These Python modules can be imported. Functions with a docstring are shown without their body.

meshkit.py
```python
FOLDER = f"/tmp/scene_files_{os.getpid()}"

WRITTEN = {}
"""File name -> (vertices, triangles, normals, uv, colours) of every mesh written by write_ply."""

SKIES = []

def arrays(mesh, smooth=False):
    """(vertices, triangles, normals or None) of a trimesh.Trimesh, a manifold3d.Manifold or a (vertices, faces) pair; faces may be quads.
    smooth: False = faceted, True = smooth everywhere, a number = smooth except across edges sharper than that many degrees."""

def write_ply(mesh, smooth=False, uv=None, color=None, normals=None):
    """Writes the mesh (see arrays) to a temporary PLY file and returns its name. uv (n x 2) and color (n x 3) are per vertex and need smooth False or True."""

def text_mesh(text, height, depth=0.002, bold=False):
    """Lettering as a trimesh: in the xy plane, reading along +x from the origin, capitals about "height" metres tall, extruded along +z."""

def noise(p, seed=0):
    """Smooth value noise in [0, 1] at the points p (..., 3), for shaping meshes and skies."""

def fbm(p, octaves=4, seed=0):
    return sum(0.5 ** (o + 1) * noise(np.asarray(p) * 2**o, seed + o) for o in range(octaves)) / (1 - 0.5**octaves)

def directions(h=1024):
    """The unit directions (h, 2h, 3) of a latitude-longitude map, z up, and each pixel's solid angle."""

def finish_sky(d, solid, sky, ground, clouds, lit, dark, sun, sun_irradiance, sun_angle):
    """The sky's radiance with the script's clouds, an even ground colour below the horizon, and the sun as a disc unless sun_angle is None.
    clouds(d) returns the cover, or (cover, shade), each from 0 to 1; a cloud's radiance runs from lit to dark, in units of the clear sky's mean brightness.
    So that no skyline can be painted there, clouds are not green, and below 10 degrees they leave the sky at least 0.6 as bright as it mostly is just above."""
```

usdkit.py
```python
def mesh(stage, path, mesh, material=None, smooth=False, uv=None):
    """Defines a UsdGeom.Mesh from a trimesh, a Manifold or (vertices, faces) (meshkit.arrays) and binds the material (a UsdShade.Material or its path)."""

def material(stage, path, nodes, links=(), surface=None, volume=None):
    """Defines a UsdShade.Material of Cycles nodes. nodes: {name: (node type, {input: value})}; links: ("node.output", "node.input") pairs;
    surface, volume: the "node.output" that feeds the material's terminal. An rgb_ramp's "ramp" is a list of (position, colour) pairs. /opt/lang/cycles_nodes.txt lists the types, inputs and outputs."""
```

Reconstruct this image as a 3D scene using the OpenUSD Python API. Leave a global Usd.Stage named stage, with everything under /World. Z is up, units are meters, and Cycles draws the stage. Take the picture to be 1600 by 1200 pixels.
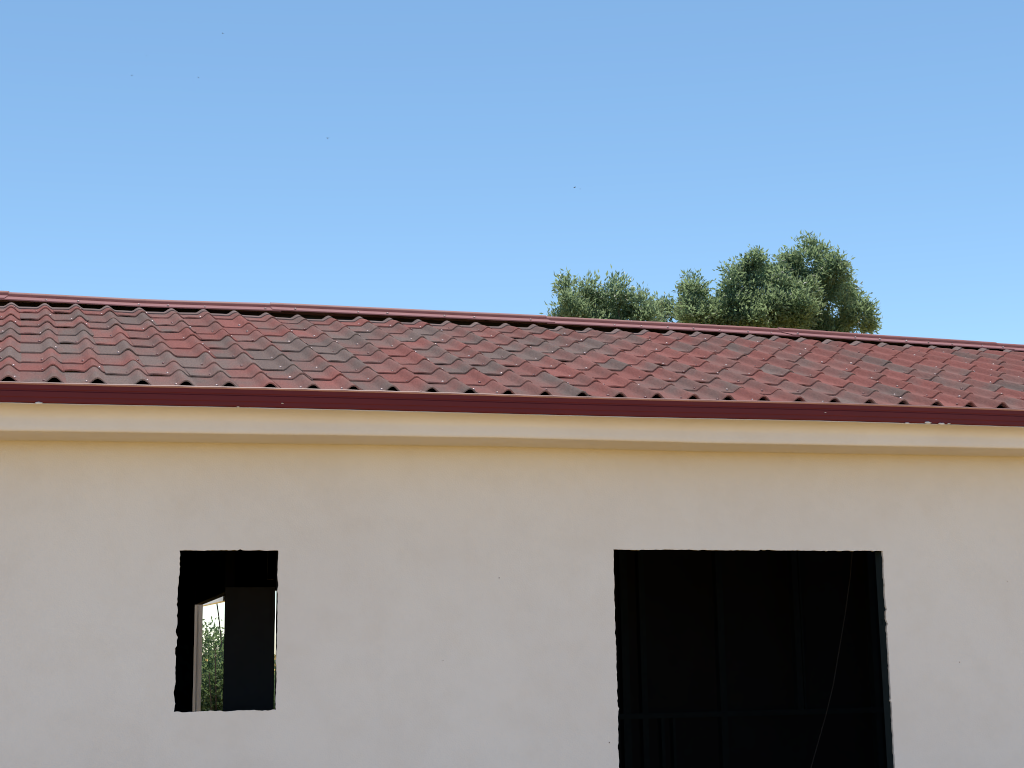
import math, random
import numpy as np
import trimesh
from shapely.geometry import Polygon, box as sbox, Point
import usdkit, meshkit
from pxr import Usd, UsdGeom, UsdLux, UsdShade, Gf, Sdf

rng = np.random.default_rng(7)
random.seed(7)
stage = Usd.Stage.CreateInMemory()
UsdGeom.SetStageUpAxis(stage, UsdGeom.Tokens.z)
UsdGeom.SetStageMetersPerUnit(stage, 1.0)
world = UsdGeom.Xform.Define(stage, '/World')
stage.SetDefaultPrim(world.GetPrim())
UsdGeom.Scope.Define(stage, '/World/Looks')

# ------------------------------------------------------------------ camera
RGT = np.array([0.9731858187631209, -0.2295747892453429, -0.014310076914898256])
UPV = np.array([-0.027004477955706097, -0.17581307941288724, 0.9840531079559159])
FWD = np.array([0.22842968355424761, 0.957280093415879, 0.177298342973058])
cam = UsdGeom.Camera.Define(stage, '/World/camera')
M4 = np.eye(4)
M4[0, :3], M4[1, :3], M4[2, :3], M4[3, :3] = RGT, UPV, -FWD, (0, 0, 1.6)
cam.AddTransformOp().Set(Gf.Matrix4d(*M4.ravel().tolist()))
cam.CreateHorizontalApertureAttr(36.0)
cam.CreateVerticalApertureAttr(27.0)
cam.CreateFocalLengthAttr(2293.26 / 1600 * 36)
cam.CreateClippingRangeAttr(Gf.Vec2f(0.05, 3000))
cam.CreateExposureAttr(0.31)

# ------------------------------------------------------------------ sun and sky
SUN_AZ, SUN_EL = math.radians(20), math.radians(79)          # azimuth from +y towards +x
sun_dir = np.array([math.sin(SUN_AZ) * math.cos(SUN_EL), math.cos(SUN_AZ) * math.cos(SUN_EL), math.sin(SUN_EL)])
sky = UsdLux.DomeLight.Define(stage, '/World/sky')
sky_mat = usdkit.material(stage, '/World/Looks/sky_air', {
    'sky': ('sky_texture', {'sky_type': 'single_scattering', 'sun_disc': False, 'sun_elevation': SUN_EL,
                            'sun_rotation': SUN_AZ, 'altitude': 900.0, 'air_density': 0.9, 'aerosol_density': 0.16, 'ozone_density': 1.3}),
    'hsv': ('hsv', {'hue': 0.489, 'saturation': 1.06, 'value': 1.0, 'fac': 1.0}),
    'bg': ('background_shader', {'strength': 0.15})},
    [('sky.color', 'hsv.color'), ('hsv.color', 'bg.color')], surface='bg.background')
UsdShade.MaterialBindingAPI.Apply(sky.GetPrim()).Bind(sky_mat)
sky.GetPrim().SetCustomDataByKey('kind', 'structure')
sky.GetPrim().SetCustomDataByKey('label', 'clear pale blue daytime sky above the house roof')
sky.GetPrim().SetCustomDataByKey('category', 'sky')
sun = UsdLux.DistantLight.Define(stage, '/World/sun')
sun.CreateNormalizeAttr(True)
sun.CreateIntensityAttr(1.0)
sun.CreateAngleAttr(0.53)
sun.CreateColorAttr(Gf.Vec3f(1.0, 0.94, 0.85))
zax = sun_dir
xax = np.cross([0, 0, 1], zax); xax /= np.linalg.norm(xax)
yax = np.cross(zax, xax)
S4 = np.eye(4); S4[0, :3], S4[1, :3], S4[2, :3] = xax, yax, zax
sun.AddTransformOp().Set(Gf.Matrix4d(*S4.ravel().tolist()))

# ------------------------------------------------------------------ helpers
used = {}
def numbered(path):
    n = used.get(path, 0); used[path] = n + 1
    return path if n == 0 else f'{path}_{n:03d}'
def tag(p, label=None, cat=None, group=None, kind=None):
    for k, v in (('label', label), ('category', cat), ('group', group), ('kind', kind)):
        if v: p.SetCustomDataByKey(k, v)
    return p
def obj(name, mesh, mat, parent='/World', smooth=False, **kw):
    parent = parent if isinstance(parent, str) else str(parent.GetPath())
    m = usdkit.mesh(stage, numbered(f'{parent}/{name}'), mesh, mat, smooth=smooth)
    return tag(m.GetPrim(), **kw)
def thing(name, loc=(0, 0, 0), **kw):
    x = UsdGeom.Xform.Define(stage, numbered('/World/' + name))
    if any(loc): x.AddTranslateOp().Set(Gf.Vec3d(*map(float, loc)))
    return tag(x.GetPrim(), **kw)
def bx(x0, x1, y0, y1, z0, z1):
    m = trimesh.creation.box([x1 - x0, y1 - y0, z1 - z0]); m.apply_translation([(x0 + x1) / 2, (y0 + y1) / 2, (z0 + z1) / 2]); return m
def cat(ms): return trimesh.util.concatenate(ms)
def tube(pts, rad, n=6):
    pts = np.asarray(pts, float); rad = np.broadcast_to(rad, len(pts))
    v, f = [], []
    for i, p in enumerate(pts):
        d = pts[min(i + 1, len(pts) - 1)] - pts[max(i - 1, 0)]; d /= np.linalg.norm(d)
        a = np.cross(d, [0.3, 0.9, 0.31]); a /= np.linalg.norm(a); b = np.cross(d, a)
        for k in range(n):
            t = 2 * math.pi * k / n; v.append(p + rad[i] * (math.cos(t) * a + math.sin(t) * b))
    for i in range(len(pts) - 1):
        for k in range(n):
            a0, a1 = i * n + k, i * n + (k + 1) % n
            f += [[a0, a1, a1 + n], [a0, a1 + n, a0 + n]]
    v += [pts[0], pts[-1]]; L = len(v)
    for k in range(n):
        f += [[L - 2, (k + 1) % n, k], [L - 1, (len(pts) - 1) * n + k, (len(pts) - 1) * n + (k + 1) % n]]
    return trimesh.Trimesh(np.array(v), np.array(f), process=False)
def sweep(prof, xs, dz=lambda x: 0.0, dy=lambda x: 0.0, closed=True):
    """profile [(y, z)] swept along x; dz, dy shift it per x"""
    prof = np.asarray(prof, float); n = len(prof); v, f = [], []
    for x in xs:
        for (y, z), e in zip(prof, np.broadcast_to(dz(x), n)): v.append((x, y + dy(x), z + e))
    for i in range(len(xs) - 1):
        for k in range(n if closed else n - 1):
            a0, a1 = i * n + k, i * n + (k + 1) % n
            f += [[a0, a1, a1 + n], [a0, a1 + n, a0 + n]]
    m = trimesh.Trimesh(np.array(v), np.array(f), process=False)
    if closed:
        poly = Polygon(prof)
        tv, tf = trimesh.creation.triangulate_polygon(poly, engine='earcut')
        for x, flip in ((xs[0], False), (xs[-1], True)):
            c = trimesh.Trimesh(np.column_stack([np.full(len(tv), x), tv[:, 0] + dy(x), tv[:, 1] + np.mean(dz(x))]), tf[:, ::-1] if flip else tf, process=False)
            m = cat([m, c])
    return m
def project(p):
    d = np.asarray(p, float) - (0, 0, 1.6); z = d @ FWD
    return np.stack([800 + 2293.26 * (d @ RGT) / z, 600 - 2293.26 * (d @ UPV) / z], -1)

# ------------------------------------------------------------------ materials
L = '/World/Looks/'
def plain(name, col, rough=0.7, var=0.12, scale=6.0, bump=0.0, bscale=60.0, metallic=0.0, spec=0.5):
    nodes = {'g': ('geometry', {}), 'n': ('noise_texture', {'scale': scale, 'detail': 4.0, 'roughness': 0.6}),
             'r': ('rgb_ramp', {'ramp': [(0.25, tuple(c * (1 - var) for c in col)), (0.75, tuple(min(1, c * (1 + var)) for c in col))]}),
             'p': ('principled_bsdf', {'roughness': rough, 'metallic': metallic, 'specular_ior_level': spec})}
    links = [('g.position', 'n.vector'), ('n.fac', 'r.fac'), ('r.color', 'p.base_color')]
    if bump:
        nodes['n2'] = ('noise_texture', {'scale': bscale, 'detail': 3.0}); nodes['b'] = ('bump', {'strength': 1.0, 'distance': bump})
        links += [('g.position', 'n2.vector'), ('n2.fac', 'b.height'), ('b.normal', 'p.normal')]
    return usdkit.material(stage, L + name, nodes, links, surface='p.BSDF')

# white stucco: faint stains, trowel waves, fine grain
stucco = usdkit.material(stage, L + 'white_stucco', {
    'g': ('geometry', {}),
    'n1': ('noise_texture', {'scale': 1.1, 'detail': 5.0, 'roughness': 0.55}),
    'n2': ('noise_texture', {'scale': 7.0, 'detail': 5.0, 'roughness': 0.65}),
    'n3': ('noise_texture', {'scale': 180.0, 'detail': 3.0}),
    'n4': ('noise_texture', {'scale': 4.0, 'detail': 2.0}),
    'r1': ('rgb_ramp', {'ramp': [(0.3, (0.535, 0.506, 0.515)), (0.62, (0.565, 0.542, 0.556))]}),
    'r2': ('rgb_ramp', {'ramp': [(0.25, (0.93, 0.91, 0.88)), (0.55, (1, 1, 1))]}),
    'mx': ('mix', {'mix_type': 'multiply', 'fac': 0.5}),
    'b1': ('bump', {'strength': 0.35, 'distance': 0.002}), 'b2': ('bump', {'strength': 0.5, 'distance': 0.012}),
    'p': ('principled_bsdf', {'roughness': 0.9, 'specular_ior_level': 0.2})},
    [('g.position', 'n1.vector'), ('g.position', 'n2.vector'), ('g.position', 'n3.vector'), ('g.position', 'n4.vector'),
     ('n1.fac', 'r1.fac'), ('n2.fac', 'r2.fac'), ('r1.color', 'mx.color1'), ('r2.color', 'mx.color2'), ('mx.color', 'p.base_color'),
     ('n4.fac', 'b2.height'), ('n3.fac', 'b1.height'), ('b2.normal', 'b1.normal'), ('b1.normal', 'p.normal')], surface='p.BSDF')

RED, GREY = np.array([0.335, 0.134, 0.113]), np.array([0.228, 0.164, 0.143])
tile_mats = []
for k in range(10):
    b = k / 9.0                                         # 0 red ... 1 grey
    off = tuple(rng.uniform(-40, 40, 3))
    br = 0.92 + 0.16 * ((k * 7) % 10) / 9.0
    tile_mats.append(usdkit.material(stage, f'{L}tile_shade_{k:02d}', {
        'g': ('geometry', {}), 'm': ('mapping', {'location': off, 'scale': (5.5, 2.6, 2.6)}),
        'm2': ('mapping', {'scale': (160.0, 30.0, 30.0)}),
        'n1': ('noise_texture', {'scale': 1.0, 'detail': 3.0, 'roughness': 0.5}),
        'n2': ('noise_texture', {'scale': 1.0, 'detail': 4.0, 'roughness': 0.7}),
        'n3': ('noise_texture', {'scale': 420.0, 'detail': 2.0}),
        'ad': ('math', {'math_type': 'add', 'value2': 0.62 * (b - 0.5)}),
        'r1': ('rgb_ramp', {'ramp': [(0.30, tuple(RED * br)), (0.5, tuple((RED * 0.55 + GREY * 0.45) * br)), (0.70, tuple(GREY * br))]}),
        'r2': ('rgb_ramp', {'ramp': [(0.3, (0.8, 0.8, 0.8)), (0.7, (1.15, 1.15, 1.15))]}),
        'mx': ('mix', {'mix_type': 'multiply', 'fac': 1.0}),
        'b': ('bump', {'strength': 0.6, 'distance': 0.0012}),
        'p': ('principled_bsdf', {'roughness': 0.95, 'specular_ior_level': 0.04, 'diffuse_roughness': 0.6})},
        [('g.position', 'm.vector'), ('g.position', 'm2.vector'), ('m.vector', 'n1.vector'), ('m2.vector', 'n2.vector'), ('g.position', 'n3.vector'),
         ('n1.fac', 'ad.value1'), ('ad.value', 'r1.fac'), ('n2.fac', 'r2.fac'), ('r1.color', 'mx.color1'), ('r2.color', 'mx.color2'),
         ('mx.color', 'p.base_color'), ('n3.fac', 'b.height'), ('b.normal', 'p.normal')], surface='p.BSDF'))

gutter_mat = plain('maroon_painted_metal', (0.085, 0.0055, 0.0085), rough=0.55, var=0.10, scale=3.0, spec=0.25)
cap_mat = plain('red_ridge_metal', (0.245, 0.088, 0.080), rough=0.6, var=0.10, scale=5.0, bump=0.0006, bscale=35.0, spec=0.25)
strip_mat = plain('pale_bitumen_strip', (0.19, 0.138, 0.128), rough=0.9, var=0.2, scale=12.0, spec=0.05)
nail_red = plain('red_nail_cap', (0.16, 0.06, 0.055), rough=0.4, var=0.4, scale=30.0)
nail_mat = plain('nail_metal', (0.42, 0.31, 0.29), rough=0.3, var=0.5, scale=30.0, metallic=0.25)
rim_mat = plain('rim_sheen_tint', (0.30, 0.15, 0.13), rough=0.5, var=0.2, scale=8.0)  # paler than the maroon gutter: sunlit sheen on the bead put into the colour
dark_deck = plain('dark_roof_underlay', (0.022, 0.018, 0.017), rough=0.95)
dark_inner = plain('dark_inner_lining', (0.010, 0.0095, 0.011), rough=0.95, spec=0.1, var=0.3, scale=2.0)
panel_mat = plain('dark_panel_board', (0.05, 0.046, 0.05), rough=0.8)
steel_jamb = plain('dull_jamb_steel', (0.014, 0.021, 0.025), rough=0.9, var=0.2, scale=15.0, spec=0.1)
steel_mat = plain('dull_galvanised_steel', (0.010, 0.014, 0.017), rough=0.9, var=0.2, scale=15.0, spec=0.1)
white_mat = plain('white_frame_paint', (0.78, 0.77, 0.75), rough=0.6, var=0.05)
conc_mat = plain('concrete_floor', (0.10, 0.095, 0.09), rough=0.9)
bark_mat = plain('grey_bark', (0.055, 0.047, 0.038), rough=0.95, var=0.3, scale=12.0, bump=0.01, bscale=25.0)
cable_mat = plain('black_cable_sheath', (0.022, 0.018, 0.018), rough=0.6)
bird_mat = plain('dark_plumage', (0.03, 0.03, 0.035), rough=0.9)
ground_mat = usdkit.material(stage, L + 'ochre_sand', {
    'g': ('geometry', {}), 'n': ('noise_texture', {'scale': 0.35, 'detail': 8.0, 'roughness': 0.65}), 'n2': ('noise_texture', {'scale': 30.0, 'detail': 6.0}),
    'r': ('rgb_ramp', {'ramp': [(0.3, (0.52, 0.315, 0.085)), (0.7, (0.60, 0.375, 0.11))]}),
    'b': ('bump', {'strength': 0.8, 'distance': 0.03}),
    'p': ('principled_bsdf', {'roughness': 0.95, 'specular_ior_level': 0.1})},
    [('g.position', 'n.vector'), ('g.position', 'n2.vector'), ('n.fac', 'r.fac'), ('r.color', 'p.base_color'), ('n2.fac', 'b.height'), ('b.normal', 'p.normal')], surface='p.BSDF')

def leaf_material(name, dark, light, trans, gloss=0.38):
    return usdkit.material(stage, L + name, {
        'g': ('geometry', {}),
        'r': ('rgb_ramp', {'ramp': [(0.0, dark), (0.6, tuple((np.array(dark) + np.array(light)) / 2)), (1.0, light)]}),
        'p': ('principled_bsdf', {'roughness': gloss, 'specular_ior_level': 0.5}),
        't': ('translucent_bsdf', {'color': trans}), 'm': ('mix_closure', {'fac': 0.5})},
        [('g.random_per_island', 'r.fac'), ('r.color', 'p.base_color'), ('p.BSDF', 'm.closure1'), ('t.BSDF', 'm.closure2')], surface='m.closure')
leaf_a = leaf_material('grey_green_leaf', (0.05, 0.09, 0.055), (0.44, 0.51, 0.36), (0.40, 0.52, 0.28))
leaf_b = leaf_material('deep_green_leaf', (0.045, 0.08, 0.052), (0.42, 0.50, 0.34), (0.38, 0.50, 0.25))
leaf_c = leaf_material('bright_green_leaf', (0.08, 0.12, 0.06), (0.22, 0.27, 0.14), (0.22, 0.32, 0.13), 0.5)

# ------------------------------------------------------------------ ground
gn = 90
gx = np.sign(np.linspace(-1, 1, gn)) * np.abs(np.linspace(-1, 1, gn)) ** 3 * 900
GX, GY = np.meshgrid(gx, gx, indexing='ij')
GZ = -0.05 + 0.04 * (meshkit.noise(np.stack([GX * 0.2, GY * 0.2, 0 * GX], -1), 3) - 0.5)
q = np.arange(gn * gn).reshape(gn, gn)
gf = np.stack([q[:-1, :-1], q[1:, :-1], q[1:, 1:], q[:-1, 1:]], -1).reshape(-1, 4)
rise = np.clip((-7.0 - GY) / 9.0, 0, 1) * np.clip((60 + GY) / 30, 0, 1)  # unseen bank added behind the camera: hides low sky, bounces warm light on the wall
GZ = GZ + 1.2 * rise * rise * (3 - 2 * rise)
obj('ground', (np.stack([GX, GY, GZ], -1).reshape(-1, 3), gf), ground_mat, smooth=True, kind='structure',
    label='sunlit ochre sandy ground around the house', cat='ground')

# ------------------------------------------------------------------ the house
HX0, HX1 = -3.6, 8.2
WY, WT = 6.770, 0.014                      # facade plane and board thickness
RY = 10.40                                 # rear wall
house = thing('house', label='low white plastered house with red and grey corrugated tile roof and maroon gutter', cat='house')
HP = str(house.GetPath())

def ragged(x0, x1, z0, z1, amp, seed, corner=None, step=0.012):
    """a rough hand-cut opening outline"""
    r = np.random.default_rng(seed); pts = []
    c = corner or [(x0, z0), (x1, z0), (x1, z1), (x0, z1)]
    for k in range(4):
        a, b = np.array(c[k]), np.array(c[(k + 1) % 4]); n = max(2, int(np.linalg.norm(b - a) / step))
        d = (b - a) / np.linalg.norm(b - a); nrm = np.array([-d[1], d[0]])
        w = 0
        for i in range(n):
            t = i / n
            w = 0.6 * w + r.normal(0, amp[k])
            chip = 0
            if r.random() < 0.05: chip = r.normal(0, amp[k] * 3)
            pts.append(a + (b - a) * t + nrm * (w + chip if i else 0))
    return Polygon(pts).buffer(0)

win = ragged(0, 0, 0, 0, (0.0013, 0.0013, 0.0009, 0.0021), 3, [(0.066, 1.346), (0.511, 1.346), (0.511, 2.054), (0.073, 2.054)])
door = ragged(0, 0, 0, 0, (0.0007, 0.0010, 0.0008, 0.0013), 5, [(2.103, 0.0), (3.514, 0.0), (3.514, 2.055), (2.104, 2.061)])
poly = sbox(HX0, 0 - 0.1, HX1, 2.66).difference(win).difference(door.union(sbox(2.12, -0.2, 3.5, 0.05)))
def upright(poly, y0, th):
    m = trimesh.creation.extrude_polygon(poly, th, engine='earcut')
    v = m.vertices.copy(); m.vertices = np.column_stack([v[:, 0], y0 + th - v[:, 2], v[:, 1]])
    return m
obj('wall', upright(poly, WY, WT), stucco, HP, label='white plastered front wall with two rough-cut openings')

# plaster cornice: a vertical face under the gutter and an underside that runs back to the wall
CX = [-3.6, -0.69, 0.67, 1.48, 2.47, 4.16, 8.2]; CZ = [2.537, 2.536, 2.544, 2.547, 2.541, 2.5435, 2.544]
cz = lambda x: np.interp(x, CX, CZ) - 2.54 + 0.0022 * (float(meshkit.noise(np.array([x * 4.0, 0.3, 0.1]), 5)) - 0.5)
CY = 6.469
gz = lambda x: np.interp(x, [-3.6, 3.0, 4.2, 8.2], [0.0, 0.0, -0.007, -0.02]) + 0.0015 * math.sin(x * 2.3)
rough = lambda x, k: 0.0022 * (float(meshkit.noise(np.array([x * 9.0, k, 0.7]), 11)) - 0.5)
cove = [(CY - 0.094 + 0.094 * math.sin(t), 2.592 + 0.0490 * math.cos(t)) for t in np.linspace(math.radians(3), math.radians(90), 10)]
cprof = [(CY, 2.680), (CY - 0.094, 2.6435), (CY - 0.0942, 2.6420)] + cove + [(CY, 2.566), (CY + 0.001, 2.551), (CY + 0.007, 2.5430), (CY + 0.016, 2.540), (WY + 0.0, 2.540), (WY + 0.03, 2.540), (WY + 0.03, 2.680)]
wt = np.array([1.0] * 12 + [0.6] + [0.0] * (len(cprof) - 14) + [1.0]); wt[5:12] = np.linspace(1, 0.6, 7)
cdz = lambda x: wt * gz(x) + (1 - wt) * cz(x) + (wt == 1.0) * (np.arange(len(wt)) == 2) * rough(x, 0.2)
obj('cornice', sweep(cprof, np.linspace(HX0, HX1, 260), cdz), stucco, HP, smooth=50, label='plain plaster eaves band with a slightly wavy lower edge')

# box gutter: rolled rim, two steps, lower lip
GYF, GTZ = 6.369, 2.731
gprof = [(GYF + 0.010, GTZ - 0.006), (GYF + 0.002, GTZ - 0.006), (GYF + 0.002, GTZ - 0.027), (GYF + 0.0045, GTZ - 0.030), (GYF + 0.0045, GTZ - 0.034), (GYF + 0.001, GTZ - 0.038), (GYF + 0.001, GTZ - 0.060),
         (GYF + 0.0035, GTZ - 0.063), (GYF + 0.003, GTZ - 0.080), (GYF + 0.006, GTZ - 0.0845), (GYF + 0.011, GTZ - 0.0855), (GYF + 0.085, GTZ - 0.0855),
         (GYF + 0.085, GTZ - 0.082), (GYF + 0.020, GTZ - 0.082), (GYF + 0.012, GTZ - 0.06)]
gut = obj('gutter', sweep(gprof, np.linspace(HX0 - 0.1, HX1 + 0.1, 140), gz), gutter_mat, HP, smooth=30, label='dark maroon metal box gutter with two pressed steps')
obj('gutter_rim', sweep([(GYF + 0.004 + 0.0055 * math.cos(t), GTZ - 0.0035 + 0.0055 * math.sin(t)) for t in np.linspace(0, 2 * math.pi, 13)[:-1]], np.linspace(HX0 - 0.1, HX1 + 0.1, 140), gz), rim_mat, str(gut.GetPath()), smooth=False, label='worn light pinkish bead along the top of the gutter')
# dried plaster spatters on the gutter's lower edge
for (x, z, s) in ((-0.525, 2.6445, 0.011), (3.477, 2.643, 0.009), (3.587, 2.649, 0.012), (3.66, 2.6455, 0.011), (3.70, 2.647, 0.006), (3.052, 2.684, 0.004), (0.49, 2.665, 0.004), (0.30, 2.645, 0.004)):
    b = trimesh.creation.icosphere(1); b.vertices = b.vertices * [s * 1.5, 0.004, s * 0.45] * (1 + 0.3 * rng.normal(0, 1, (len(b.vertices), 1)) * 0.5)
    b.apply_translation([x, GYF + 0.003, z + gz(x)])
    obj('plaster_spatter', b, stucco, str(gut.GetPath()), smooth=True)

# ---- roof surface: columns (crest lines) run from the eave to the ridge
XB = [-0.656, -0.469, -0.292, -0.105, 0.079, 0.262, 0.442, 0.63, 0.808, 0.985, 1.163, 1.34, 1.519, 1.692, 1.871, 2.054, 2.234, 2.416, 2.589, 2.768, 2.952, 3.134, 3.319, 3.498, 3.678, 3.859, 4.036]
XT = [-0.877, -0.696, -0.527, -0.353, -0.173, 0.007, 0.19, 0.367, 0.553, 0.738, 0.92, 1.104, 1.286, 1.461, 1.639, 1.817, 2.002, 2.18, 2.348, 2.533, 2.716, 2.897, 3.07, 3.245, 3.417, 3.604, 3.771, 3.956, 4.138, 4.341, 4.522, 4.7, 4.876, 5.057, 5.245, 5.425]
ZT = [3.577, 3.581, 3.588, 3.583, 3.571, 3.579, 3.584, 3.578, 3.577, 3.565, 3.568, 3.575, 3.57, 3.569, 3.568, 3.566, 3.565, 3.572, 3.558, 3.557, 3.555, 3.558, 3.56, 3.558, 3.551, 3.552, 3.547, 3.543, 3.535, 3.536, 3.531, 3.524, 3.522, 3.52, 3.518, 3.511]
P = 0.1805
def crest_x(arr, s):
    n = len(arr); s = np.asarray(s, float)
    y = np.interp(s, np.arange(n), arr)
    y = np.where(s < 0, arr[0] + s * P, y)
    return np.where(s > n - 1, arr[-1] + (s - (n - 1)) * P, y)
ZTs = np.convolve(np.pad(ZT, 1, mode='edge'), [0.25, 0.5, 0.25], 'valid')
ridge_z = lambda x: np.interp(x, [-4] + XT + [9], [3.585] + list(ZTs) + [3.48])
YE, ZE, YT = 6.429, 2.760, 8.570
NRM = np.array([0, -(3.57 - ZE), YT - YE]); NRM /= np.linalg.norm(NRM)
H = 0.029
def profile(s):                                       # crest at whole numbers, flat valley between
    d = np.abs(s - np.round(s)) / 0.245
    return np.where(d < 1, (0.5 + 0.5 * np.cos(np.pi * np.minimum(d, 1))) ** 0.85, 0.0)
def roof_pt(s, v):
    """the valley plane at column s, slope parameter v (0 eave, 1 ridge)"""
    s, v = np.broadcast_arrays(np.asarray(s, float), np.asarray(v, float))
    a, b = crest_x(XB, s), crest_x(XT, s)
    x = a + (b - a) * v
    ze = ZE - H * NRM[2]; zt = ridge_z(b) - H * NRM[2] + 0.004
    y0, y1 = YE - H * NRM[1], YT - H * NRM[1]
    wob = 0.004 * (meshkit.noise(np.stack([x * 1.7, v * 3, 0 * x], -1), 9) - 0.5)
    return np.stack([x, y0 + (y1 - y0) * v, ze + (zt - ze) * v + wob], -1)
ROWS, TH = 9, 0.0065
US = np.array([-0.74, -0.60, -0.45, -0.30, -0.23, -0.17, -0.11, -0.05, 0.0, 0.05, 0.11, 0.17, 0.23, 0.285])
def tile_mesh(c, r, rg):
    s = c + US
    step = 1.0 / ROWS
    g = math.floor((c + 3 * (r % 2)) / 6)                             # six waves make one sheet
    gr = np.random.default_rng(5000 + 97 * g + r)
    goff, gtilt, glift = gr.normal(0, 0.0075), gr.normal(0, 0.0022), abs(gr.normal(0, 0.0012))
    jit = (goff + gtilt * (s - (6 * g - 3 * (r % 2) + 2.5)) + rg.normal(0, 0.0022)) if r else 0.0
    v0, v1 = r * step + jit, (r + 1) * step + 0.034
    if r == ROWS - 1: v1 = 0.972
    lift = rg.choice([0.0, 0.001, 0.002, 0.004, 0.009], p=[.40, .27, .20, .10, .03]) if r else 0.0005
    val = np.clip(1 - ((US + 0.5) / 0.24) ** 2, 0, 1)                # largest in the mid valley
    skew = rg.normal(0, 0.0016)
    low = TH + 0.0022 + (glift if r else 0) + lift * val + skew * (US / 0.5)
    low = np.maximum(low, TH)
    edge = rg.normal(0, 0.0006, len(s)) * (np.abs(US + 0.5) < 0.2)
    hgt = profile(s) * H * (1 + rg.normal(0, 0.03))
    va, vb = np.full(len(s), v0), np.full(len(s), v1)
    vm = va * 0.5 + vb * 0.5
    rows = []
    flat = 0.72 if r == ROWS - 1 else 1.0                            # the cap presses the top course down
    for vv, n, k in ((va, low + edge, 1.0), (vm, low * 0.42 + edge * 0.3, 0.5 + 0.5 * 1), (vb, 0 * low, flat)):
        rows.append(roof_pt(s, vv) + NRM * (hgt * k + n)[:, None])
    under = rows[0] - NRM * TH + np.array([0, 0.0008, 0])
    back = rows[0] + (rows[1] - rows[0]) * 0.25 - NRM * TH           # a strip of the underside
    V = np.vstack([back, under, rows[0], rows[1], rows[2]]); n = len(s); F = []
    for i in range(4):
        for k in range(n - 1):
            a0 = i * n + k
            F += [[a0, a0 + 1, a0 + 1 + n], [a0, a0 + 1 + n, a0 + n]]
    return trimesh.Trimesh(V, np.array(F), process=False)

# roof deck below the tiles and the far slope
C0, C1 = -16, 40
scol = np.arange(C0 - 1, C1 + 1.01, 1.0)
pa, pb = roof_pt(scol, 0.035) - NRM * 0.006, roof_pt(scol, 1.0) - NRM * 0.006
xa = np.clip(pa[:, 0], HX0 - 0.1, HX1 + 0.1); xb = np.clip(pb[:, 0], HX0 - 0.1, HX1 + 0.1)
pa[:, 0], pb[:, 0] = xa, xb
def lofted(rows):
    n = len(rows[0]); V = np.vstack(rows); F = []
    for i in range(len(rows) - 1):
        for k in range(n - 1):
            a0 = i * n + k; F += [[a0, a0 + 1, a0 + 1 + n], [a0, a0 + 1 + n, a0 + n]]
    return trimesh.Trimesh(V, np.array(F), process=False)
RIDGE_Y = 8.79
pr = pb.copy(); pr[:, 1] = RIDGE_Y; pr[:, 2] += 0.055
pc = pa.copy(); pc[:, 1] = 2 * RIDGE_Y - pa[:, 1]
pc[:, 2] = pr[:, 2] - 0.38 * (pc[:, 1] - RIDGE_Y)
lower = [p - [0, 0, 0.05] for p in (pc, pr, pb, pa)]
roof = obj('roof', lofted([pa, pb, pr, pc] + lower + [pa]), dark_deck, HP, label='low pitched roof of wavy red and grey tiles')
RP = str(roof.GetPath())
rear = pr[:, None, :] * 0
xs = np.linspace(HX0 - 0.1, HX1 + 0.1, 400)
prof = profile(xs / 0.18) * 0.03 + 0.004
ry0 = np.stack([xs, np.full_like(xs, RIDGE_Y + 0.10), ridge_z(xs) + 0.0 + prof], -1)
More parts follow.
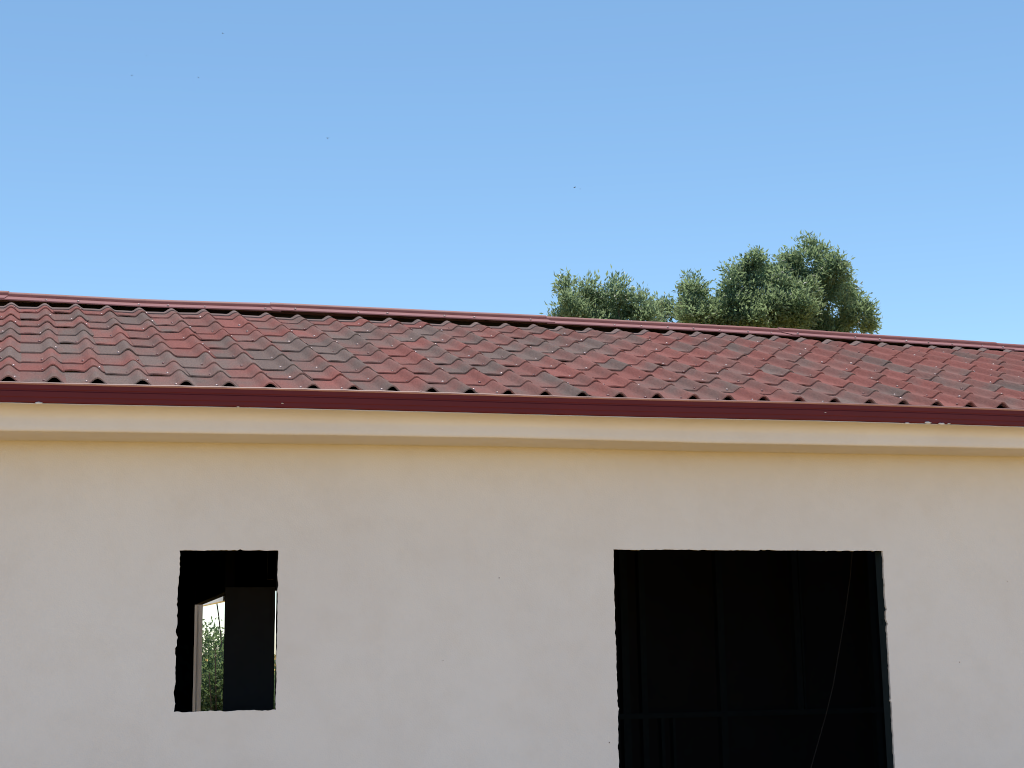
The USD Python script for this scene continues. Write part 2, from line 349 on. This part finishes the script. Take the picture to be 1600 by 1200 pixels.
ry1 = np.stack([xs, np.full_like(xs, 10.72), ridge_z(xs) - 0.38 * (10.72 - RIDGE_Y - 0.1) + prof], -1)
obj('rear_roof_sheet', lofted([ry0, ry1]), tile_mats[4], HP, smooth=True)

rest, rest_mats = [], []
nails, red_nails = [], []
count = 0
def hcol(c, r): return float(meshkit.noise(np.array([c * 0.55 + 0.2, r * 0.8 + 0.4, 3.3]), 4))
hexa = trimesh.creation.icosphere(1)
hexa = trimesh.Trimesh(hexa.vertices * [1, 1, 0.75], hexa.faces)
zaxis = trimesh.geometry.align_vectors([0, 0, 1], NRM)
for r in range(ROWS):
    for c in range(C0, C1):
        rg = np.random.default_rng(1000 * r + c + 77)
        m = tile_mesh(c, r, rg)
        ctr = m.vertices.mean(0)
        if m.vertices[:, 0].min() < HX0 - 0.15 or m.vertices[:, 0].max() > HX1 + 0.15: continue
        px = project(m.vertices)
        seen = (px[:, 0].max() > 4) and (px[:, 0].min() < 1596)
        k = 0.40 * rg.random() + 0.95 * (hcol(c, r) - 0.5) + 0.30 - 0.006 * (c - 10)
        mat = int(np.clip(round(k * 9), 0, 9))
        if seen and count < 300:
            obj('tile', m, tile_mats[mat], RP, smooth=60); count += 1
        else:
            rest.append(m)
        if rg.random() < 0.86 and r >= 0:
            side = -1 if rg.random() < 0.62 else 1
            u = (-0.24 + rg.normal(0, 0.02)) if side < 0 else (0.12 + rg.normal(0, 0.02))
            vv = (r + rg.uniform(0.08, 0.2)) / ROWS
            p = roof_pt(c + u, vv) + NRM * (float(profile(np.array(c + u))) * H + TH + 0.003)
            n = hexa.copy(); n.vertices *= rg.uniform(0.0055, 0.0085); n.apply_transform(zaxis); n.apply_translation(p); (nails if rg.random() < 0.5 else red_nails).append(n)
obj('tile', cat(rest), tile_mats[4], RP, smooth=60, kind='stuff', label='tiles of the same roof further along to both sides')
obj('roof_nail', cat(red_nails), nail_red, RP, smooth=True, kind='stuff', label='dark red capped nail heads fixing the tiles')
obj('roof_nail', cat(nails), nail_mat, RP, smooth=True, kind='stuff', label='small shiny nail heads fixing the tiles')
print('tiles in view', count, 'rest', len(rest))

# closing strip just above the top course
ss = np.concatenate([c + US[:-1] for c in range(-16, 40)])
keep = (crest_x(XT, ss) > HX0) & (crest_x(XT, ss) < HX1); ss = ss[keep]
st = [roof_pt(ss, v) + NRM * (profile(ss) * H * f + o)[:, None] for v, f, o in ((0.966, 0.74, 0.001), (0.966, 0.76, 0.0070), (0.991, 0.78, 0.0065), (0.991, 0.78, 0.0))]
obj('closing_strip', lofted(st), strip_mat, RP, smooth=40)

# ---- ridge cap: lengths of folded metal that lap each other
lx = [-3.8, -0.94, -0.235, 0.497, 1.258, 2.051, 2.876, 3.736, 4.632, 5.567, 8.4]
lz = [3.60, 3.593, 3.582, 3.587, 3.581, 3.576, 3.566, 3.556, 3.528, 3.507, 3.45]
joints = [-3.75, -2.55, -0.915, 0.643, 2.322, 3.951, 5.491, 7.0, 8.3]
for k in range(len(joints) - 1):
    a, b = joints[k] - (0.05 if k else 0), joints[k + 1]
    up = 0.0055 * (k % 2)
    xs = np.linspace(a, b, 26)
    wav = lambda x: np.interp(x, lx, lz) - 3.58 + 0.0045 * (float(meshkit.noise(np.array([x * 3.1, k * 2.2, 0.5]), 6)) - 0.5)
    y0, z0 = YT - 0.012, 3.584 + up
    arc = [(RIDGE_Y - 0.0 + 0.034 * math.cos(t), z0 + 0.068 + 0.026 * math.sin(t)) for t in np.linspace(math.radians(205), math.radians(-25), 12)]
    top = [(y0, z0 - 0.007), (y0 + 0.001, z0), (y0 + 0.008, z0 + 0.003), (y0 + 0.175, z0 + 0.055)] + arc + [(RIDGE_Y + 0.05, z0 + 0.055), (RIDGE_Y + 0.23, z0 + 0.0), (RIDGE_Y + 0.23, z0 - 0.003)]
    under_ = [(RIDGE_Y + 0.04, z0 + 0.049), (y0 + 0.175, z0 + 0.051), (y0 + 0.008, z0 + 0.0005), (y0 + 0.003, z0 - 0.006)]
    cap = obj('ridge_cap', sweep(top + under_, xs, wav), cap_mat, HP, smooth=35)
    cs = []
    for s in range(-16, 40):                             # screws at the crests
        x = float(crest_x(XT, s))
        if a + 0.03 < x < b - 0.02 and rng.random() < 0.75:
            n = hexa.copy(); n.vertices *= rng.uniform(0.006, 0.009); n.apply_translation([x + rng.normal(0, 0.01), y0 + 0.012 + rng.uniform(0, 0.02), z0 + 0.012 + wav(x)]); cs.append(n)
    if cs: obj('cap_screw', cat(cs), nail_mat if k != 2 else nail_mat, str(cap.GetPath()), smooth=True, kind='stuff')

# dark timber below the cap
obj('ridge_board', sweep([(8.68, 3.30), (8.72, 3.30), (8.72, 3.61), (8.68, 3.60)], np.linspace(HX0, HX1, 30), lambda x: ridge_z(x) - 3.575), dark_deck, HP)

# ---- other outer walls
rear_poly = sbox(HX0, -0.1, HX1, 2.75).difference(sbox(0.224, -0.2, 0.86, 1.945).union(sbox(0.262, 1.8, 0.86, 2.022)))
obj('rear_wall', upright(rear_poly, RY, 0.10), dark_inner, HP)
obj('rear_plaster', upright(rear_poly, RY + 0.102, 0.02), stucco, HP)
for x0 in (HX0, HX1 - 0.2):
    g = Polygon([(WY + 0.03, -0.1), (RY - 0.01, -0.1), (RY - 0.01, 2.74), (RIDGE_Y, 3.40), (WY + 0.03, 2.70)])
    m = trimesh.creation.extrude_polygon(g, 0.2, engine='earcut'); v = m.vertices.copy()
    m.vertices = np.column_stack([x0 + v[:, 2], v[:, 0], v[:, 1]]); m.fix_normals()
    obj('gable_wall', m, stucco, HP)
obj('floor', bx(HX0 + 0.2, HX1 - 0.2, WY + 0.05, RY, -0.02, 0.05), conc_mat, HP)
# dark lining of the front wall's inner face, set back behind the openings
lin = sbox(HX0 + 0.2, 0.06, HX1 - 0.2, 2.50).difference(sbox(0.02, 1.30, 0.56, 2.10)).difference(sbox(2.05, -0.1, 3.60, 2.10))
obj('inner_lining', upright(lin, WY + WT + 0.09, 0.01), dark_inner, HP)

# ---- inside, seen through the small window
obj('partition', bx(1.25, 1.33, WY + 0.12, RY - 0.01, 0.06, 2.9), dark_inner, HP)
def slab(p, q, w, z0, z1):                              # an upright slab from p to q (x, y), w thick
    p, q = np.array(p), np.array(q); d = (q - p) / np.linalg.norm(q - p); n = np.array([d[1], -d[0]]) * w
    poly = Polygon([p, q, q + n, p + n]); m = trimesh.creation.extrude_polygon(poly, z1 - z0, engine='earcut'); m.apply_translation([0, 0, z0]); return m
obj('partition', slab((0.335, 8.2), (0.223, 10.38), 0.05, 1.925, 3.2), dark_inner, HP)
obj('inner_panel', bx(0.335, 0.604, 8.17, 8.2, 0.06, 1.949), panel_mat, HP, label='dark grey board leaning in the room behind the small window')
pb_ = np.array([(0.418, 10.525, 1.955), (0.418, 10.525, 2.035), (0.47, 10.525, 2.035), (0.47, 10.525, 1.955), (0.289, 13.6, 2.004), (0.289, 13.6, 2.08), (0.34, 13.6, 2.08), (0.34, 13.6, 2.004)])  # no porch: head of the inner doorway, placed outdoors so that skylight reaches it
obj('door_head_outdoors', trimesh.Trimesh(pb_, [[0, 1, 5], [0, 5, 4], [1, 2, 6], [1, 6, 5], [2, 3, 7], [2, 7, 6], [3, 0, 4], [3, 4, 7], [0, 3, 2], [0, 2, 1], [4, 5, 6], [4, 6, 7]], process=False), white_mat, HP)
j = trimesh.creation.extrude_polygon(Polygon([(0.218, 10.80), (0.250, 10.80), (0.252, 10.815), (0.264, 10.815), (0.266, 10.80), (0.289, 10.80), (0.289, 10.90), (0.218, 10.90)]), 2.0, engine='earcut'); j.apply_translation([0, 0, -0.06])
obj('door_frame', j, white_mat, HP, label='white upright door frame beyond the small window')
obj('wall_rail', bx(0.20, 0.45, 10.34, 10.37, 2.048, 2.056), steel_mat, HP)
for x in (0.66, 0.95): obj('stud', bx(x, x + 0.04, 9.6, 9.67, 2.06, 2.7), steel_mat, HP)
obj('rail', bx(0.4, 1.2, 9.6, 9.66, 2.25, 2.29), steel_mat, HP)

# steel frame round the window opening
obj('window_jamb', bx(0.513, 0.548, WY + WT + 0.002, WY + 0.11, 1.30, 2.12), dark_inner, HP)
# ---- steel frame of the wide opening
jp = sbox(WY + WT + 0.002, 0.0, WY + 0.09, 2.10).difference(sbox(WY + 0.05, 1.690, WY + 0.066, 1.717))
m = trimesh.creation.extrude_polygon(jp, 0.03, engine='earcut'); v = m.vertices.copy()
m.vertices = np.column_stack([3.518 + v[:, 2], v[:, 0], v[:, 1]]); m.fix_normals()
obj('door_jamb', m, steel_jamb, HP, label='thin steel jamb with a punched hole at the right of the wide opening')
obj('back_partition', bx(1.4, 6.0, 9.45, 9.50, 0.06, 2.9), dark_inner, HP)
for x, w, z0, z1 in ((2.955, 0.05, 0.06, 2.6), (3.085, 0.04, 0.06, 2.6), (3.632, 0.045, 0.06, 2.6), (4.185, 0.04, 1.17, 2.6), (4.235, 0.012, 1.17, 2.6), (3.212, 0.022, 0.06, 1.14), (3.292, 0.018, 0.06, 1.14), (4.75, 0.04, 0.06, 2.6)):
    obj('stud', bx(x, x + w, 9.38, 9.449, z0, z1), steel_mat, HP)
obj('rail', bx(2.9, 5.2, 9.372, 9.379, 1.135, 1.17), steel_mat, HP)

cab = [(3.975, 8.0, 2.9), (3.974, 8.0, 2.45), (3.965, 8.0, 2.20), (3.938, 8.0, 2.0), (3.89, 8.0, 1.768), (3.845, 8.0, 1.584), (3.792, 8.0, 1.367), (3.739, 8.0, 1.205), (3.627, 8.0, 0.905), (3.45, 7.98, 0.45), (3.3, 7.95, 0.06)]
obj('cable', tube(cab, 0.0032), cable_mat, smooth=True, label='thin dark cable hanging slack inside the wide dark opening', cat='cable')

mark_mat = plain('dirt_mark', (0.16, 0.14, 0.13), rough=0.9)
# small pits and marks in the wall plaster
for (x, z, s) in ((1.54, 1.927, 0.0035), (2.059, 1.16, 0.004), (1.27, 1.55, 0.0022), (3.9, 1.5, 0.003), (4.2, 1.9, 0.0025)):
    b = trimesh.creation.icosphere(1); b.vertices = b.vertices * [s * 0.7, 0.0012, s * 0.8]; b.apply_translation([x, WY - 0.0005, z]); obj('wall_mark', b, mark_mat, HP, smooth=True)

# ------------------------------------------------------------------ trees
def leaves(centres, outs, n_each, rg, ln=(0.06, 0.10), wd=0.32, spread=0.06, up=0.3):
    """narrow folded leaves, in tufts about each twig end"""
    N = len(centres) * n_each
    c = np.repeat(centres, n_each, 0) + rg.normal(0, 1, (N, 3)) * spread * np.array([1, 1, 1.1])
    d = np.repeat(outs, n_each, 0) + rg.normal(0, 0.62, (N, 3)) + [0, 0, up]
    d /= np.linalg.norm(d, axis=1, keepdims=True)
    s = np.cross(d, rg.normal(0, 1, (N, 3))); s /= np.linalg.norm(s, axis=1, keepdims=True)
    n = np.cross(d, s)
    l = rg.uniform(*ln, (N, 1)); w = l * wd * rg.uniform(0.8, 1.2, (N, 1)) / 1.0
    p0, p3 = c, c + d * l
    a = c + d * l * 0.45 + s * w * 0.5 + n * w * 0.18
    b = c + d * l * 0.45 - s * w * 0.5 + n * w * 0.18
    V = np.stack([p0, a, p3, b], 1).reshape(-1, 3)
    i = np.arange(N)[:, None] * 4
    F = np.vstack([i + [0, 1, 2], i + [0, 2, 3]])
    return trimesh.Trimesh(V, F, process=False)
def crown(lobes, rg, density, n_each, thin=0.0, **kw):
    cs, os_ = [], []
    for (x, y, z, r) in lobes:
        n = max(6, int(density * 4 * math.pi * r * r))
        d = rg.normal(0, 1, (n, 3)); d /= np.linalg.norm(d, axis=1, keepdims=True)
        rad = r * (0.50 + 0.42 * rg.random((n, 1)) ** 0.6)
        rad *= 0.86 + 0.28 * meshkit.noise(d * 2.3 + [x, y, z], 8)[:, None]
        rad *= np.where(rg.random((n, 1)) < 0.06, 1.22, 1.0)               # a few sprays stand out
        p = np.array([x, y, z]) + d * rad * [1, 1, 1.02]
        keep = meshkit.noise(p * 4.2, 13) + 0.5 * meshkit.noise(p * 9.0, 17) > thin
        cs.append(p[keep]); os_.append(d[keep])
    return leaves(np.vstack(cs), np.vstack(os_), n_each, rg, **kw)
def broken(lobes, rg, k=8):
    """smaller tufts round each main clump, so that the outline is uneven"""
    out = [(x, y, z, r * 0.85) for x, y, z, r in lobes]
    for (x, y, z, r) in lobes:
        for _ in range(k):
            d = rg.normal(0, 1, 3); d[2] = d[2] * 0.8 + 0.15; d /= np.linalg.norm(d)
            out.append((x + d[0] * r * 0.85, y + d[1] * r * 0.85, z + d[2] * r * 0.8, r * rg.uniform(0.2, 0.5)))
    return out
def limbs(base, top_, lobes, r0, rg):
    ms = [tube([base, base * 0.55 + top_ * 0.45 + [0.1, 0.05, 0], top_], [r0, r0 * 0.75, r0 * 0.45], 9)]
    for (x, y, z, r) in lobes:
        e = np.array([x, y, z]); s = base + (top_ - base) * rg.uniform(0.55, 1.0)
        mid = s * 0.5 + e * 0.5 + rg.normal(0, 0.12, 3)
        ms.append(tube([s, mid, e + [0, 0, r * 0.3]], [r0 * 0.22, r0 * 0.09, 0.004], 6))
    return cat(ms)
rg = np.random.default_rng(21)
TR = [(10.40, 7.88, .34), (10.15, 7.92, .16), (10.64, 7.50, .30), (11.20, 7.36, .22), (10.64, 7.12, .58), (11.1, 6.92, .33), (11.33, 6.76, .13), (9.31, 7.74, .20), (9.07, 7.53, .24), (9.61, 7.66, .16), (9.83, 7.62, .20), (10.07, 7.5, .29), (8.84, 7.46, .21), (8.17, 7.2, .25), (7.92, 7.03, .17), (8.49, 6.88, .34), (9.16, 7.0, .43), (9.84, 7.0, .43)]
lob = [(x, 22 + rg.normal(0, 0.22), z, r) for x, z, r in TR]
lob += [(x, 22.5 + rg.normal(0, 0.5), z, r) for x, z, r in [(8.2, 6.72, .30), (8.75, 6.75, .33), (9.4, 6.72, .36), (10.1, 6.75, .36), (9.6, 6.4, .8), (10.6, 6.3, .8), (8.6, 6.3, .7), (9.6, 5.6, .9), (10.7, 5.5, .8), (8.5, 5.6, .8)]]
lob += [(x, 21.45 + rg.normal(0, 0.15), z, r) for x, z, r in [(7.98, 6.78, .24), (8.38, 6.72, .32), (8.85, 6.82, .34), (9.3, 6.85, .34), (9.72, 6.9, .33), (8.75, 7.12, .2), (9.2, 7.28, .2), (9.55, 7.3, .2), (9.95, 7.15, .25)]]
t = thing('tree', label='larger grey-green tree with a tall rounded crown rising behind the roof at right', cat='tree', loc=(9.7, 22.3, -0.05))
off = np.array([9.7, 22.3, -0.05])
cm = crown(broken(lob, rg, 6), rg, 165, 12, thin=0.63, ln=(0.055, 0.105), spread=0.055); cm.apply_translation(-off)
obj('crown', cm, leaf_b, t)
tm = limbs(np.array([9.7, 22.3, -0.05]), np.array([9.8, 22.3, 5.6]), lob, 0.24, rg); tm.apply_translation(-off)
obj('trunk', tm, bark_mat, t, smooth=True)
TL = [(5.68, 6.76, .17), (6.0, 6.84, .17), (6.34, 6.80, .22), (6.73, 6.63, .21), (5.65, 6.5, .21), (5.47, 6.34, .12), (6.23, 6.44, .36), (6.77, 6.36, .20)]
lob = [(x, 20 + rg.normal(0, 0.16), z - 0.08, r) for x, z, r in TL] + [(x, 20.2 + rg.normal(0, 0.3), z, r) for x, z, r in [(6.2, 5.8, .6), (5.6, 5.7, .5), (6.9, 5.7, .5), (6.2, 5.0, .7)]]
t = thing('tree', label='smaller olive-green bushy tree top behind the ridge, left of the taller crown', cat='tree', loc=(6.2, 20.1, -0.05))
off = np.array([6.2, 20.1, -0.05])
cm = crown(broken(lob, rg, 6), rg, 165, 12, thin=0.63, ln=(0.055, 0.105), spread=0.055, up=0.5); cm.apply_translation(-off)
obj('crown', cm, leaf_a, t)
tm = limbs(off.copy(), np.array([6.2, 20.1, 5.2]), lob, 0.16, rg); tm.apply_translation(-off)
obj('trunk', tm, bark_mat, t, smooth=True)

# the shrub beyond the back doorway
t = thing('shrub', label='leafy green shrub seen through the small window and the back doorway', cat='shrub', loc=(0.55, 14.2, -0.05))
lob = [(-0.1, 0, 1.30, .34), (0.18, -0.1, 1.35, .30), (-0.3, 0.1, 1.0, .40), (0.3, 0, 0.95, .42), (0, -0.15, 0.7, .45), (-0.6, 0.2, 0.8, .5), (0.7, 0.1, 0.8, .5), (0.1, 0.5, 1.1, .5), (-0.2, 0.9, 1.0, .6), (0.5, 0.9, 1.0, .6), (-0.05, 0.1, 1.62, .16), (-0.12, 0.2, 1.78, .09), (0.06, 0.3, 1.74, .10), (0.08, 0.3, 0.4, .5)]
obj('crown', crown(lob, rg, 230, 9, ln=(0.03, 0.06), wd=0.42, spread=0.06), leaf_c, t)
st = []
for k in range(9):
    a = rg.uniform(0, 6.28); e = np.array([0.5 * math.cos(a), 0.4 * math.sin(a), 1.4 + 0.35 * rg.random()])
    st.append(tube([(0, 0, 0), e * [0.4, 0.4, 0.5], e], [0.02, 0.012, 0.004], 5))
st.append(tube([(-0.065, -0.2, 2.35), (-0.055, -0.2, 2.13), (-0.03, -0.2, 1.98), (0.02, -0.1, 1.6)], [0.006, 0.007, 0.006, 0.004], 5))
obj('stem', cat(st), bark_mat, t, smooth=True)

# ------------------------------------------------------------------ birds far off in the sky
def bird_mesh(span, rg):
    b = trimesh.creation.icosphere(1); b.vertices = b.vertices * [0.16 * span, 0.08 * span, 0.07 * span]
    w = []
    for s in (-1, 1):
        V = np.array([(0.08, 0, 0.02), (-0.07, 0, 0.02), (-0.05, s * 0.28, 0.12), (-0.10, s * 0.5, 0.05), (0.02, s * 0.30, 0.13), (0.0, 0, -0.01)]) * span
        w.append(trimesh.Trimesh(V, [[0, 1, 2], [0, 2, 4], [4, 2, 3], [5, 2, 1], [5, 4, 2], [5, 0, 4]], process=False))
    tl = trimesh.Trimesh(np.array([(-0.12, -0.03, 0), (-0.12, 0.03, 0), (-0.3, 0.06, 0.01), (-0.3, -0.06, 0.01)]) * span, [[0, 1, 2], [0, 2, 3], [0, 2, 1], [0, 3, 2]], process=False)
    return cat([b] + w + [tl])
for (x, z, sp, rz, ry, lab) in ((2.20, 31.86, 0.26, 60, 40, 'tiny dark bird highest of all near the top of the sky'),
                                (-2.09, 29.31, 0.17, 10, 0, 'tiny dark bird furthest left in the sky, in the lower left pair'),
                                (1.07, 29.46, 0.18, 40, 20, 'tiny dark bird directly below the highest bird'),
                                (7.44, 26.76, 0.26, 85, 0, 'tiny dark bird alone midway down the sky, left of centre'),
                                (20.18, 24.97, 0.30, 10, 5, 'dark bird above the trees, largest and furthest right'),
                                (20.47, 24.90, 0.14, 70, 0, 'faint small speck of a bird close right of the largest bird'),
                                (-1.43, 30.39, 0.09, 30, 0, 'faintest speck of a bird, between the leftmost and the highest birds')):
    m = bird_mesh(sp, rng)
    m.apply_transform(trimesh.transformations.euler_matrix(math.radians(ry), 0, math.radians(rz)))
    b = obj('bird', m, bird_mat, label=lab, cat='bird', group='birds in the sky')
    UsdGeom.Xformable(b).AddTranslateOp().Set(Gf.Vec3d(x, 70.0, z))
